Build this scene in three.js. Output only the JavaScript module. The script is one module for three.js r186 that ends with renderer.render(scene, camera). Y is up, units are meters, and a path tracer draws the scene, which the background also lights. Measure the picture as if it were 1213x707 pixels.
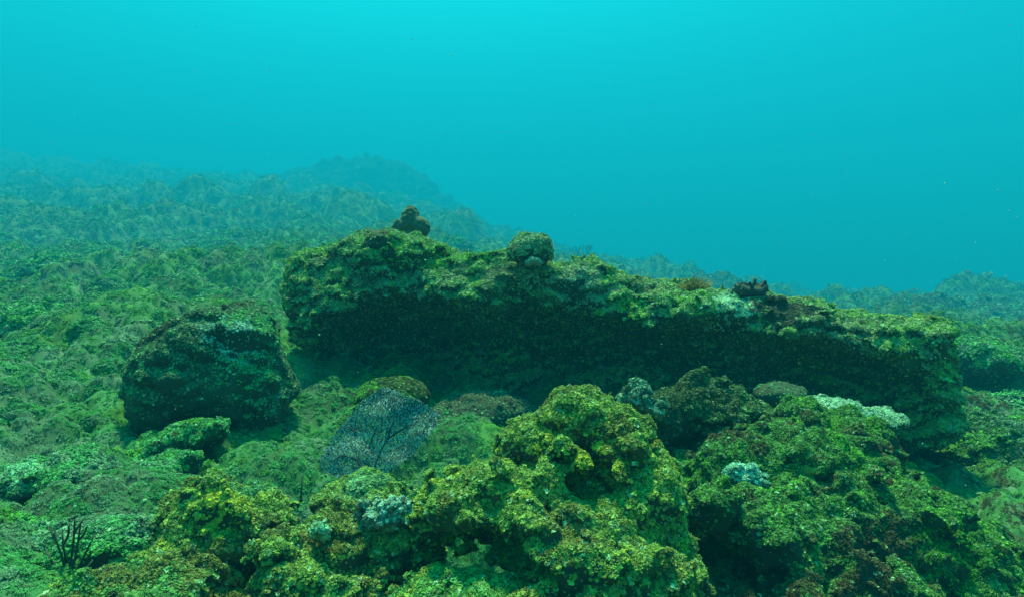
import * as THREE from 'three';
import { mergeGeometries } from 'three/addons/utils/BufferGeometryUtils.js';

// ------------------------------------------------------------------ camera, sky, sun, exposure
const scene = new THREE.Scene();
const W = 1213, H = 707, EYE = 1.0;
const camera = new THREE.PerspectiveCamera(50, 1024 / 596, 0.05, 800);
camera.position.set(0, EYE, 0);
camera.lookAt(0, EYE, -10);
const F = (H / 2) / Math.tan(THREE.MathUtils.degToRad(25));   // focal length in photo pixels

const SUN_DIR = new THREE.Vector3(-0.09, 0.94, -0.32).normalize();
{ // the water overhead and around: brightest towards the light, deeper blue towards the level
  const w = 256, h = 128, d = new Float32Array(w * h * 4), v = new THREE.Vector3();
  for (let j = 0; j < h; j++) for (let i = 0; i < w; i++) {
    const el = ((j + 0.5) / h - 0.5) * Math.PI, az = ((i + 0.5) / w - 0.5) * 2 * Math.PI;
    v.set(Math.cos(el) * Math.cos(az), Math.sin(el), Math.cos(el) * Math.sin(az));
    const e = Math.max(0, el) / (Math.PI / 2);
    const up = Math.pow(e, 0.62);
    const glow = Math.exp(-Math.pow(Math.acos(Math.min(1, v.dot(SUN_DIR))) / 0.70, 2));
    const k = 4 * (j * w + i);
    d[k] = 0.004 + 0.004 * up;
    d[k + 1] = (0.04 + 0.03 * up + 1.92 * glow) * (1 - 0.12 * v.x);
    d[k + 2] = (0.08 + 0.03 * up + 1.64 * glow) * (1 - 0.03 * v.x);
    d[k + 3] = 1;
  }
  const t = new THREE.DataTexture(d, w, h, THREE.RGBAFormat, THREE.FloatType);
  t.mapping = THREE.EquirectangularReflectionMapping;
  t.magFilter = t.minFilter = THREE.LinearFilter; t.needsUpdate = true;
  scene.background = t; scene.environment = t;
}
const sun = new THREE.DirectionalLight(new THREE.Color().setRGB(0.68, 1.0, 0.37), 5);
sun.position.copy(SUN_DIR).multiplyScalar(60); sun.position.y += EYE;
sun.castShadow = true; sun.shadow.radius = 7; sun.shadow.mapSize.set(4096, 4096);
Object.assign(sun.shadow.camera, { left: -14, right: 14, top: 14, bottom: -14, near: 1, far: 160 });
scene.add(sun, sun.target);
scene.fog = new THREE.FogExp2(new THREE.Color().setRGB(0.008, 0.46, 1.0), 0.0262);

const renderer = new THREE.WebGLRenderer({ antialias: true });
renderer.toneMapping = THREE.LinearToneMapping;
renderer.toneMappingExposure = 3.75;
renderer.shadowMap.enabled = true; renderer.shadowMap.type = THREE.PCFSoftShadowMap;

// ------------------------------------------------------------------ random numbers and noise
function rng(seed) { let a = seed >>> 0; return () => { a = (a + 0x6D2B79F5) | 0; let t = Math.imul(a ^ (a >>> 15), 1 | a); t = (t + Math.imul(t ^ (t >>> 7), 61 | t)) ^ t; return ((t ^ (t >>> 14)) >>> 0) / 4294967296; }; }
const PERM = new Uint8Array(512);
{ const r = rng(7), p = [...Array(256).keys()]; for (let i = 255; i > 0; i--) { const j = Math.floor(r() * (i + 1)); [p[i], p[j]] = [p[j], p[i]]; } for (let i = 0; i < 512; i++) PERM[i] = p[i & 255]; }
function grad(h, x, y, z) { const u = (h & 15) < 8 ? x : y, w = (h & 15) < 4 ? y : ((h & 15) === 12 || (h & 15) === 14) ? x : z; return ((h & 1) ? -u : u) + ((h & 2) ? -w : w); }
function noise(x, y, z) {
  const xi = Math.floor(x), yi = Math.floor(y), zi = Math.floor(z); x -= xi; y -= yi; z -= zi;
  const X = xi & 255, Y = yi & 255, Z = zi & 255;
  const u = x * x * x * (x * (x * 6 - 15) + 10), v = y * y * y * (y * (y * 6 - 15) + 10), w = z * z * z * (z * (z * 6 - 15) + 10);
  const A = PERM[X] + Y, AA = PERM[A] + Z, AB = PERM[A + 1] + Z, B = PERM[X + 1] + Y, BA = PERM[B] + Z, BB = PERM[B + 1] + Z;
  const l = (a, b, t) => a + t * (b - a);
  return l(l(l(grad(PERM[AA], x, y, z), grad(PERM[BA], x - 1, y, z), u), l(grad(PERM[AB], x, y - 1, z), grad(PERM[BB], x - 1, y - 1, z), u), v),
    l(l(grad(PERM[AA + 1], x, y, z - 1), grad(PERM[BA + 1], x - 1, y, z - 1), u), l(grad(PERM[AB + 1], x, y - 1, z - 1), grad(PERM[BB + 1], x - 1, y - 1, z - 1), u), v), w);
}
const smooth = (a, b, x) => { const t = Math.min(1, Math.max(0, (x - a) / (b - a))); return t * t * (3 - 2 * t); };
const clamp = (x, a, b) => Math.min(b, Math.max(a, x));
// a photo pixel and a depth (metres along the view axis) give a place
const at = (px, py, d) => new THREE.Vector3((px - W / 2) / F * d, EYE - (py - H / 2) / F * d, -d);

// ------------------------------------------------------------------ naming
const taken = {};
function numbered(n) { const k = taken[n] = (taken[n] ?? -1) + 1; return k ? `${n}_${String(k).padStart(3, '0')}` : n; }
function tag(o, label, category, group, kind) { if (label) o.userData.label = label; if (category) o.userData.category = category; if (group) o.userData.group = group; if (kind) o.userData.kind = kind; return o; }
function thing(name, label, category, pos, group) { const g = new THREE.Group(); g.name = numbered(name); g.position.copy(pos); scene.add(g); return tag(g, label, category, group); }
function put(name, geo, mat, parent) { const m = new THREE.Mesh(geo, mat); m.name = parent === scene ? numbered(name) : name; m.castShadow = m.receiveShadow = true; parent.add(m); return m; }

// ------------------------------------------------------------------ materials
const rockMat = new THREE.MeshStandardMaterial({ vertexColors: true, roughness: 1, metalness: 0 });
const turfMat = new THREE.MeshStandardMaterial({ color: 0xffffff, roughness: 1, metalness: 0 });
const flat = (r, g, b, rough = 0.9) => new THREE.MeshStandardMaterial({ color: new THREE.Color().setRGB(r, g, b), roughness: rough });

// colours of the growth, linear
const GREEN = [0.09, 0.36, 0.115], GRASS = [0.15, 0.38, 0.04], YELLOW = [0.52, 0.50, 0.05], OLIVE = [0.22, 0.21, 0.05], PALE = [0.38, 0.54, 0.34], WHITE = [0.55, 0.72, 0.66], DARK = [0.035, 0.05, 0.03], BROWN = [0.10, 0.075, 0.03];
const mixc = (a, b, t) => [a[0] + (b[0] - a[0]) * t, a[1] + (b[1] - a[1]) * t, a[2] + (b[2] - a[2]) * t];
function growth(p, r, pal, vary = 0.62) { // patches of different algae with ragged edges
  const n1 = noise(p.x * 3.1 + 5, p.y * 3.1, p.z * 3.1), n2 = noise(p.x * 8 + 3, p.y * 8 + 9, p.z * 8), n3 = noise(p.x * 23, p.y * 23 + 4, p.z * 23);
  const s = n1 * 1.1 + n2 * 0.9 + n3 * 0.7 + (r() - 0.5) * 0.55;
  let c = pal.main;
  if (s > pal.t1) c = mixc(pal.main, pal.high, smooth(pal.t1, pal.t1 + 0.25, s));
  else if (s < pal.t0) c = mixc(pal.main, pal.low, smooth(pal.t0, pal.t0 - 0.25, s));
  if (r() < pal.pale) c = mixc(c, PALE, 0.4 + 0.6 * r());
  for (const q of pal.spots ?? []) { const dd = p.distanceTo(q.at) / q.r + n3 * 0.6 + (r() - 0.5) * 0.5; if (dd < 1) c = mixc(q.c, c, smooth(0.6, 1, dd)); }
  const k = 0.73 + vary * (r() - 0.5);
  return [c[0] * k, c[1] * k, c[2] * k];
}
const PAL = {
  slope: { main: GREEN, high: [0.13, 0.38, 0.06], low: [0.19, 0.33, 0.2], t1: 0.3, t0: -0.2, pale: 0.03 },
  front: { main: [0.28, 0.37, 0.075], high: YELLOW, low: OLIVE, t1: 0.28, t0: -0.3, pale: 0.07 },
  right: { main: [0.11, 0.26, 0.06], high: GRASS, low: BROWN, t1: 0.3, t0: -0.2, pale: 0.06 },
  log: { main: [0.27, 0.40, 0.13], high: [0.22, 0.42, 0.05], low: [0.27, 0.28, 0.15], t1: 0.25, t0: -0.25, pale: 0.16 },
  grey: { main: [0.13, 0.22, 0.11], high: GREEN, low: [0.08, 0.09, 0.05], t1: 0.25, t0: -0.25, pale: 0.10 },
  pale: { main: [0.24, 0.42, 0.26], high: [0.42, 0.62, 0.46], low: [0.2, 0.33, 0.2], t1: 0.05, t0: -0.4, pale: 0.3 },
};

// ------------------------------------------------------------------ tufts of turf: crumbs and leaf clumps
function crumb(seed, flatness) { // a lumpy knot
  const g = new THREE.IcosahedronGeometry(0.5, 1), P = g.attributes.position, r = rng(seed), o = r() * 90;
  for (let i = 0; i < P.count; i++) {
    const x = P.getX(i), y = P.getY(i), z = P.getZ(i), n = 1 + 0.9 * noise(x * 3.1 + o, y * 3.1, z * 3.1) + 0.6 * noise(x * 7 + o, y * 7, z * 7);
    P.setXYZ(i, x * n, (y * n) * flatness + 0.1, z * n);
  }
  g.deleteAttribute('uv'); g.computeVertexNormals(); return g;
}
function frill(seed, bits) { // a loose cluster of small bits
  const r = rng(seed), parts = [];
  for (let k = 0; k < bits; k++) {
    const g = new THREE.OctahedronGeometry(0.13 + 0.14 * r(), 0); g.deleteAttribute('uv');
    g.scale(0.6 + r(), 0.5 + 1.1 * r(), 0.6 + r()); g.rotateX(r() * 3); g.rotateY(r() * 6); g.translate((r() - 0.5) * 0.9, 0.05 + r() * 0.42, (r() - 0.5) * 0.9); parts.push(g);
  }
  return mergeGeometries(parts);
}
function blades(seed, count, spread) { // short narrow fronds
  const r = rng(seed), pos = [];
  for (let k = 0; k < count; k++) {
    const a = r() * 6.283, tilt = 0.15 + spread * r(), len = 0.4 + 0.5 * r(), wd = 0.05 + 0.06 * r(), curl = 0.9 * r(), b = r() * 6.283;
    const bx = (r() - 0.5) * 0.7, bz = (r() - 0.5) * 0.7, ca = Math.cos(a), sa = Math.sin(a), cb = Math.cos(b), sb = Math.sin(b);
    const rows = [[0, 1], [0.55, 1.1], [1, 0.3]].map(([t, q]) => {
      const an = tilt + curl * t, out = Math.sin(an) * len * t, up = Math.cos(an) * len * t;
      return [-1, 1].map((s) => [bx + ca * out + cb * s * wd * q, up - 0.1, bz + sa * out + sb * s * wd * q]);
    });
    for (let t = 0; t < 2; t++) { const [a0, b0] = rows[t], [a1, b1] = rows[t + 1]; pos.push(...a0, ...b0, ...b1, ...a0, ...b1, ...a1); }
  }
  const g = new THREE.BufferGeometry(); g.setAttribute('position', new THREE.Float32BufferAttribute(pos, 3)); g.computeVertexNormals(); return g;
}
function mat(seed, bits) { // a low patch of many bits
  const r = rng(seed), parts = [];
  for (let k = 0; k < bits; k++) {
    const s = 0.035 + 0.065 * r(), g = r() < 0.6 ? new THREE.OctahedronGeometry(s, 0) : new THREE.TetrahedronGeometry(s * 1.3, 0), a = r() * 6.283, q = 0.62 * Math.sqrt(r()); g.deleteAttribute('uv');
    g.scale(0.8 + 0.7 * r(), 0.45 + 0.9 * r(), 0.8 + 0.7 * r()); g.rotateX((r() - 0.5) * 1.4); g.rotateY(r() * 6); g.translate(Math.cos(a) * q, 0.02 + 0.1 * r() * (1 - q), Math.sin(a) * q); parts.push(g);
  }
  return mergeGeometries(parts.map((g) => g.index ? g.toNonIndexed() : g));
}
const TUFTS = [crumb(1, 0.7), frill(11, 9), crumb(2, 0.45), blades(12, 11, 0.9), mat(13, 42), mat(14, 50)];

// ------------------------------------------------------------------ turf: one InstancedMesh for each tuft shape
const Q = new THREE.Quaternion(), Q2 = new THREE.Quaternion(), UPV = new THREE.Vector3(0, 1, 0), M4 = new THREE.Matrix4(), CC = new THREE.Color();
let nTuft = 0;
function turf(parent, list, origin, only) { // list: [x,y,z,nx,ny,nz,size,r,g,b,shape,rand]
  const N = TUFTS.length;
  for (let s = 0; s < N; s++) {
    const mine = list.filter((e) => e[10] === s); if (mine.length < 9) continue;
    const im = new THREE.InstancedMesh(TUFTS[s], turfMat, mine.length); im.name = parent === scene ? numbered('algae_turf') : 'algae_turf'; im.userData.kind = 'stuff';
    if (parent === scene) tag(im, 'short green algae turf covering the rubbly seabed', 'algae turf');
    mine.forEach((e, i) => {
      Q.setFromUnitVectors(UPV, new THREE.Vector3(e[3], e[4], e[5])); Q2.setFromAxisAngle(UPV, e[11] * 6.283); Q.multiply(Q2);
      const k = e[6];
      M4.compose(new THREE.Vector3(e[0] - origin.x, e[1] - origin.y, e[2] - origin.z), Q, new THREE.Vector3(k, k * (0.7 + 0.6 * ((e[11] * 7) % 1)), k));
      im.setMatrixAt(i, M4); im.setColorAt(i, CC.setRGB(e[7], e[8], e[9]));
    });
    im.castShadow = im.receiveShadow = true; nTuft += mine.length; parent.add(im);
  }
}
const V = () => new THREE.Vector3();
function turfOn(geo, { per = 9000, size = 0.012, lo = -0.1, hi = 0.35, pal, seed = 1, leafy = 0.5, bare = 0, all = false, mats = 0 }) { // geo in world coordinates
  const r = rng(seed), P = geo.attributes.position, I = geo.index, out = [], a = V(), b = V(), c = V(), n = V(), p = V(), e1 = V(), e2 = V();
  for (let t = 0; t < I.count; t += 3) {
    a.fromBufferAttribute(P, I.getX(t)); b.fromBufferAttribute(P, I.getX(t + 1)); c.fromBufferAttribute(P, I.getX(t + 2));
    n.crossVectors(e1.subVectors(b, a), e2.subVectors(c, a)); const area = n.length() / 2; if (area < 1e-12) continue; n.normalize();
    if (a.z > -0.25) continue;
    if (!all && (n.x * a.x + n.y * (a.y - EYE) + n.z * a.z) > 0.4 * Math.hypot(a.x, a.y - EYE, a.z)) continue;
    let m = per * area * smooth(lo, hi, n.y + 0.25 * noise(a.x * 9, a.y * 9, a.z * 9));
    if (bare) m *= smooth(-bare, 0.1 - bare * 0.3, noise(a.x * 6 + 40, a.y * 10, a.z * 6));
    for (let k = Math.floor(m) + (r() < m % 1 ? 1 : 0); k > 0; k--) {
      let u = r(), v = r(); if (u + v > 1) { u = 1 - u; v = 1 - v; }
      p.copy(a).addScaledVector(e1, u).addScaledVector(e2, v);
      const nn = n.clone(); nn.x += (r() - 0.5) * 0.7; nn.y += 0.25 + (r() - 0.5) * 0.5; nn.z += (r() - 0.5) * 0.7; nn.normalize();
      const col = growth(p, r, pal), s = size * (0.55 + 0.9 * r() * r() + 0.25 * r());
      const wide = r() < mats;
      out.push([p.x, p.y, p.z, nn.x, nn.y, nn.z, wide ? s * 3.2 : s, ...col, wide ? (r() < 0.5 ? 4 : 5) : r() < leafy ? (r() < 0.5 ? 1 : 3) : (r() < 0.5 ? 0 : 2), r()]);
    }
  }
  return out;
}

// ------------------------------------------------------------------ seabed height
const CTRL = [ // photo column, photo row, depth
  [0, 707, 0.95], [0, 620, 1.2], [0, 560, 1.5], [0, 480, 2.0], [0, 420, 2.7], [0, 380, 3.5], [0, 340, 5], [0, 305, 7.5], [0, 265, 11], [0, 225, 16], [0, 185, 22], [0, 160, 30],
  [200, 770, 0.95], [200, 610, 1.3], [200, 545, 1.7], [200, 500, 2.1], [200, 385, 3.0], [200, 335, 5], [200, 295, 8], [200, 255, 12], [200, 228, 16], [200, 205, 21], [200, 195, 30],
  [400, 800, 0.95], [400, 640, 1.45], [400, 560, 1.8], [400, 480, 2.3], [400, 412, 2.9], [400, 350, 4.4], [400, 305, 6.5], [400, 268, 10], [400, 242, 14], [400, 225, 20], [400, 222, 30],
  [600, 900, 1.0], [500, 900, 0.98], [600, 610, 1.6], [600, 510, 2.2], [600, 490, 2.6], [600, 378, 4], [600, 330, 7], [600, 302, 12], [600, 284, 18], [600, 284, 30],
  [720, 520, 2.3], [720, 370, 5], [720, 330, 13], [720, 324, 22], [850, 860, 1.0], [850, 690, 1.5], [850, 550, 2.2], [850, 400, 4.5], [850, 362, 9], [850, 350, 16], [850, 352, 30],
  [1000, 830, 1.1], [1000, 660, 1.7], [1000, 545, 2.4], [1000, 430, 4.2], [1000, 382, 8], [1000, 368, 14], [1000, 366, 30],
  [1100, 560, 2.5], [1100, 470, 3.4], [1100, 400, 6], [1100, 365, 11], [1213, 740, 1.2], [1213, 650, 1.6], [1213, 575, 2.2], [1213, 490, 3.1], [1213, 420, 5], [1213, 380, 8], [1213, 366, 14], [1213, 366, 30],
];
const far = (d) => d < 3.3 ? d : 3.3 * Math.pow(d / 3.3, 1.82);
const polar = (x, z) => [Math.atan2(x, -z), Math.log(Math.hypot(x, z))];
const NODES = CTRL.map(([px, py, d]) => { const p = at(px, d > 25 ? 353 - (353 - py) * 0.72 : py, far(d)), [a, l] = polar(p.x, p.z); return [a * 2.2, l, (p.y - EYE) / Math.exp(l)]; });
const WTS = (() => {
  const n = NODES.length, m = n + 3, A = Array.from({ length: m }, () => new Float64Array(m + 1));
  for (let i = 0; i < n; i++) {
    for (let j = 0; j < n; j++) A[i][j] = Math.hypot(NODES[i][0] - NODES[j][0], NODES[i][1] - NODES[j][1]);
    A[i][i] += 0.02; [1, NODES[i][0], NODES[i][1]].forEach((v, k) => { A[i][n + k] = A[n + k][i] = v; }); A[i][m] = NODES[i][2];
  }
  for (let c = 0; c < m; c++) { let p = c; for (let i = c + 1; i < m; i++) if (Math.abs(A[i][c]) > Math.abs(A[p][c])) p = i; [A[c], A[p]] = [A[p], A[c]]; for (let i = 0; i < m; i++) if (i !== c) { const f = A[i][c] / A[c][c]; if (f) for (let k = c; k <= m; k++) A[i][k] -= f * A[c][k]; } }
  return A.map((row, i) => row[m] / row[i]);
})();
function baseHeight(x, z) {
  let [a, l] = polar(x, z); const r = Math.exp(l); a = clamp(a, -0.95, 0.95) * 2.2; const ll = clamp(l, Math.log(1.0), Math.log(175)), n = NODES.length;
  let s = WTS[n] + WTS[n + 1] * a + WTS[n + 2] * ll; for (let i = 0; i < n; i++) { const e = a - NODES[i][0], g = ll - NODES[i][1]; s += WTS[i] * Math.sqrt(e * e + g * g); }
  return EYE + s * clamp(r, 1.0, 185);
}
const HOLLOWS = [[540, 1.0, 0.17, 0.3], [460, 0.98, 0.14, 0.25], [885, 1.2, 0.16, 0.25], [290, 1.0, 0.1, 0.2], [548, 1.42, 0.3, 0.5]].map(([px, d, r, h]) => [(px - W / 2) / F * d, -d, r, h]);
const dome = (n) => Math.pow(Math.min(1, Math.abs(n) * 1.7), 0.6);
function seabed(x, z, base) {
  const r = Math.hypot(x, z), f = smooth(2.5, 9, r);
  let y = base ?? baseHeight(x, z);
  const g = smooth(9, 40, r) * 1.5;
  const n = Math.pow(smooth(0.5, 2.2, r), 0.7);
  y += g * 1.8 * (dome(noise(x * 0.16, 6, z * 0.16)) - 0.5) + g * 0.8 * (dome(noise(x * 0.37 + 4, 8, z * 0.37)) - 0.5) + f * 0.35 * noise(x * 0.33, 3, z * 0.33) + f * 0.32 * (dome(noise(x * 0.62 + 9, 1, z * 0.62)) - 0.5);
  y += (0.05 + 0.12 * smooth(1.8, 4, r) + 0.12 * f) * (dome(noise(x * 1.4, 7, z * 1.4)) - 0.5) + n * (0.10 + 0.08 * f) * (dome(noise(x * 3.1, 2, z * 3.1)) - 0.5);
  y += n * 0.05 * (dome(noise(x * 7.5, 5, z * 7.5)) - 0.5) + n * 0.022 * (dome(noise(x * 17, 9, z * 17)) - 0.5) + 0.012 * noise(x * 36, 5, z * 36) + 0.006 * noise(x * 80, 8, z * 80);
  for (const [hx, hz, hr, hd] of HOLLOWS) { const q = ((x - hx) ** 2 + (z - hz) ** 2) / (hr * hr); if (q < 6) y -= hd * Math.exp(-q); }
  return y;
}

// ------------------------------------------------------------------ implicit rocks
function isoMesh(f, lo, hi, cell) { // naive surface nets
  const nx = Math.ceil((hi.x - lo.x) / cell) + 1, ny = Math.ceil((hi.y - lo.y) / cell) + 1, nz = Math.ceil((hi.z - lo.z) / cell) + 1;
  const v = new Float32Array(nx * ny * nz), id = new Int32Array(nx * ny * nz).fill(-1), X = 1, Y = nx, Z = nx * ny;
  for (let k = 0, q = 0; k < nz; k++) for (let j = 0; j < ny; j++) for (let i = 0; i < nx; i++, q++) v[q] = f(lo.x + i * cell, lo.y + j * cell, lo.z + k * cell);
  const pos = [], idx = [], off = [0, X, Y, X + Y, Z, X + Z, Y + Z, X + Y + Z];
  const edges = []; for (let a = 0; a < 8; a++) for (const b of [1, 2, 4]) if (!(a & b)) edges.push([a, a | b]);
  for (let k = 0; k < nz - 1; k++) for (let j = 0; j < ny - 1; j++) for (let i = 0; i < nx - 1; i++) {
    const q = i + j * Y + k * Z; let m = 0; for (let c = 0; c < 8; c++) if (v[q + off[c]] < 0) m |= 1 << c;
    if (m === 0 || m === 255) continue;
    let x = 0, y = 0, z = 0, n = 0;
    for (const [a, b] of edges) { if (((m >> a) & 1) === ((m >> b) & 1)) continue; const va = v[q + off[a]], vb = v[q + off[b]], t = va / (va - vb);
      x += (a & 1) + t * ((b & 1) - (a & 1)); y += ((a >> 1) & 1) + t * (((b >> 1) & 1) - ((a >> 1) & 1)); z += (a >> 2) + t * ((b >> 2) - (a >> 2)); n++; }
    id[q] = pos.length / 3; pos.push(lo.x + (i + x / n) * cell, lo.y + (j + y / n) * cell, lo.z + (k + z / n) * cell);
  }
  const quad = (a, b, c, d, s) => { if (a < 0 || b < 0 || c < 0 || d < 0) return; if (s) idx.push(a, b, c, a, c, d); else idx.push(a, c, b, a, d, c); };
  for (let k = 1; k < nz - 1; k++) for (let j = 1; j < ny - 1; j++) for (let i = 1; i < nx - 1; i++) {
    const q = i + j * Y + k * Z, s = v[q] < 0;
    if (s !== (v[q + X] < 0)) quad(id[q - Y - Z], id[q - Z], id[q], id[q - Y], s);
    if (s !== (v[q + Y] < 0)) quad(id[q - X - Z], id[q - X], id[q], id[q - Z], s);
    if (s !== (v[q + Z] < 0)) quad(id[q - X - Y], id[q - Y], id[q], id[q - X], s);
  }
  const g = new THREE.BufferGeometry(); g.setAttribute('position', new THREE.Float32BufferAttribute(pos, 3)); g.setIndex(idx); g.computeVertexNormals(); return g;
}
// a lobe: photo column, row, depth, half sizes in photo pixels (across, up, away), roll and yaw in degrees
function lobe([px, py, d, rx, ry, rz, roll = 0, yaw = 0]) {
  const c = at(px, py, d), s = d / F, q = new THREE.Quaternion().setFromEuler(new THREE.Euler(0, yaw * Math.PI / 180, -(roll === 'block' ? 0 : roll) * Math.PI / 180)), m = new THREE.Matrix4().makeRotationFromQuaternion(q.invert()).elements;
  return { c, m, r: [rx * s, ry * s, rz * s], R: Math.max(rx, ry, rz) * s, p: roll === 'block' ? 2.0 : 0 };
}
function ell(L, x, y, z) {
  if (L.p) return block(L, x, y, z);
  x -= L.c.x; y -= L.c.y; z -= L.c.z; const m = L.m;
  const a = (m[0] * x + m[4] * y + m[8] * z) / L.r[0], b = (m[1] * x + m[5] * y + m[9] * z) / L.r[1], c = (m[2] * x + m[6] * y + m[10] * z) / L.r[2];
  const k0 = Math.sqrt(a * a + b * b + c * c), k1 = Math.sqrt((a / L.r[0]) ** 2 + (b / L.r[1]) ** 2 + (c / L.r[2]) ** 2);
  return k1 < 1e-9 ? -Math.min(...L.r) : k0 * (k0 - 1) / k1;
}
function block(L, x, y, z) { // an ellipsoid with squarer section
  const a = Math.abs(x - L.c.x) / L.r[0], b = Math.abs(y - L.c.y) / L.r[1], c = Math.abs(z - L.c.z) / L.r[2];
  return (Math.pow(a ** L.p + b ** L.p + c ** L.p, 1 / L.p) - 1) * Math.min(L.r[0], L.r[1], L.r[2]);
}
function rockShape({ lobes, cut = [], k = 0.05, cell = 0.01, amp = 0.05, freq = 6, squash = 1, floor = 0.12, off = 0, fine = 1, craggy = 0.5 }) {
  const L = lobes.map(lobe), C = cut.map(lobe), lo = V().setScalar(1e9), hi = V().setScalar(-1e9), band = amp * 2 + 0.03;
  for (const e of L) { lo.min(e.c.clone().subScalar(e.R)); hi.max(e.c.clone().addScalar(e.R)); }
  for (const e of L) { /* tight vertical bounds for unrolled lobes */ }
  lo.subScalar(amp * 1.3 + 2 * cell); hi.addScalar(amp * 1.3 + 2 * cell);
  let ground = 1e9; for (const e of L) ground = Math.min(ground, baseHeight(e.c.x, e.c.z));
  lo.y = Math.max(lo.y, ground - floor - 3 * cell); const cutY = ground - floor;
  const f = (x, y, z) => {
    let d = 1e9; for (const e of L) { const b = ell(e, x, y, z), h = Math.max(k - Math.abs(d - b), 0) / k; d = Math.min(d, b) - h * h * k * 0.25; }
    for (const e of C) { const b = -ell(e, x, y, z), h = Math.max(k * 0.6 - Math.abs(d - b), 0) / (k * 0.6); d = Math.max(d, b) + h * h * k * 0.15; }
    if (d < band && d > -band) {
      const X = x + off, Yq = y * squash;
      let n = craggy * (Math.abs(noise(X * freq, Yq * freq, z * freq)) * 2 - 0.6) + (1 - craggy) * noise(X * freq * 0.7 + 30, Yq * freq * 0.7, z * freq * 0.7) * 1.3;
      n += 0.5 * (Math.abs(noise(X * freq * 2.3, Yq * freq * 2.3 + 5, z * freq * 2.3)) * 2 - 0.6) + 0.36 * noise(X * freq * 5.1, Yq * freq * 5.1, z * freq * 5.1) * fine + 0.24 * noise(X * freq * 11, Yq * freq * 11, z * freq * 11) * fine;
      d -= amp * n;
    }
    return Math.max(d, cutY - y);
  };
  return largest(isoMesh(f, lo, hi, cell));
}
function largest(geo) { // drop loose crumbs that the cuts leave
  const I = geo.index.array, n = geo.attributes.position.count, up = new Int32Array(n).map((_, i) => i), find = (a) => { while (up[a] !== a) a = up[a] = up[up[a]]; return a; };
  for (let t = 0; t < I.length; t += 3) { const a = find(I[t]); up[find(I[t + 1])] = a; up[find(I[t + 2])] = a; }
  const size = new Int32Array(n); let best = 0; for (let i = 0; i < n; i++) { const k = find(i); if (++size[k] > size[best]) best = k; }
  const keep = []; for (let t = 0; t < I.length; t += 3) if (find(I[t]) === best) keep.push(I[t], I[t + 1], I[t + 2]);
  const id = new Int32Array(n).fill(-1), P = geo.attributes.position, pos = []; for (let i = 0; i < keep.length; i++) { const k = keep[i]; if (id[k] < 0) { id[k] = pos.length / 3; pos.push(P.getX(k), P.getY(k), P.getZ(k)); } keep[i] = id[k]; }
  const g = new THREE.BufferGeometry(); g.setAttribute('position', new THREE.Float32BufferAttribute(pos, 3)); g.setIndex(keep); g.computeVertexNormals(); return g;
}
function paint(geo, colorOf) { const P = geo.attributes.position, c = new Float32Array(P.count * 3), p = V(); for (let i = 0; i < P.count; i++) { p.fromBufferAttribute(P, i); c.set(colorOf(p, i), i * 3); } geo.setAttribute('color', new THREE.BufferAttribute(c, 3)); return geo; }
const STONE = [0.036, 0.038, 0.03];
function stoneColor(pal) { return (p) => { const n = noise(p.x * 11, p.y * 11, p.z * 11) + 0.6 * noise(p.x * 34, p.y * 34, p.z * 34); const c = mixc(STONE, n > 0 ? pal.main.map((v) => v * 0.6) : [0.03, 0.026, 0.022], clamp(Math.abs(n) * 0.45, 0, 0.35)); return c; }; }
function seat(geo) { geo.computeBoundingBox(); const b = geo.boundingBox; return new THREE.Vector3((b.min.x + b.max.x) / 2, b.min.y, (b.min.z + b.max.z) / 2); }
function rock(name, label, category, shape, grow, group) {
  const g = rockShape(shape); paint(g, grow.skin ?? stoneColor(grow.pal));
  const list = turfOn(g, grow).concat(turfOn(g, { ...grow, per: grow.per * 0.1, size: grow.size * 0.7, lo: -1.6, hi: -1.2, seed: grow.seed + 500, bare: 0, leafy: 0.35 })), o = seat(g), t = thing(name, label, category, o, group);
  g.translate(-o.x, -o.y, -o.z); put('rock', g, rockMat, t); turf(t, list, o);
  return t;
}

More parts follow.
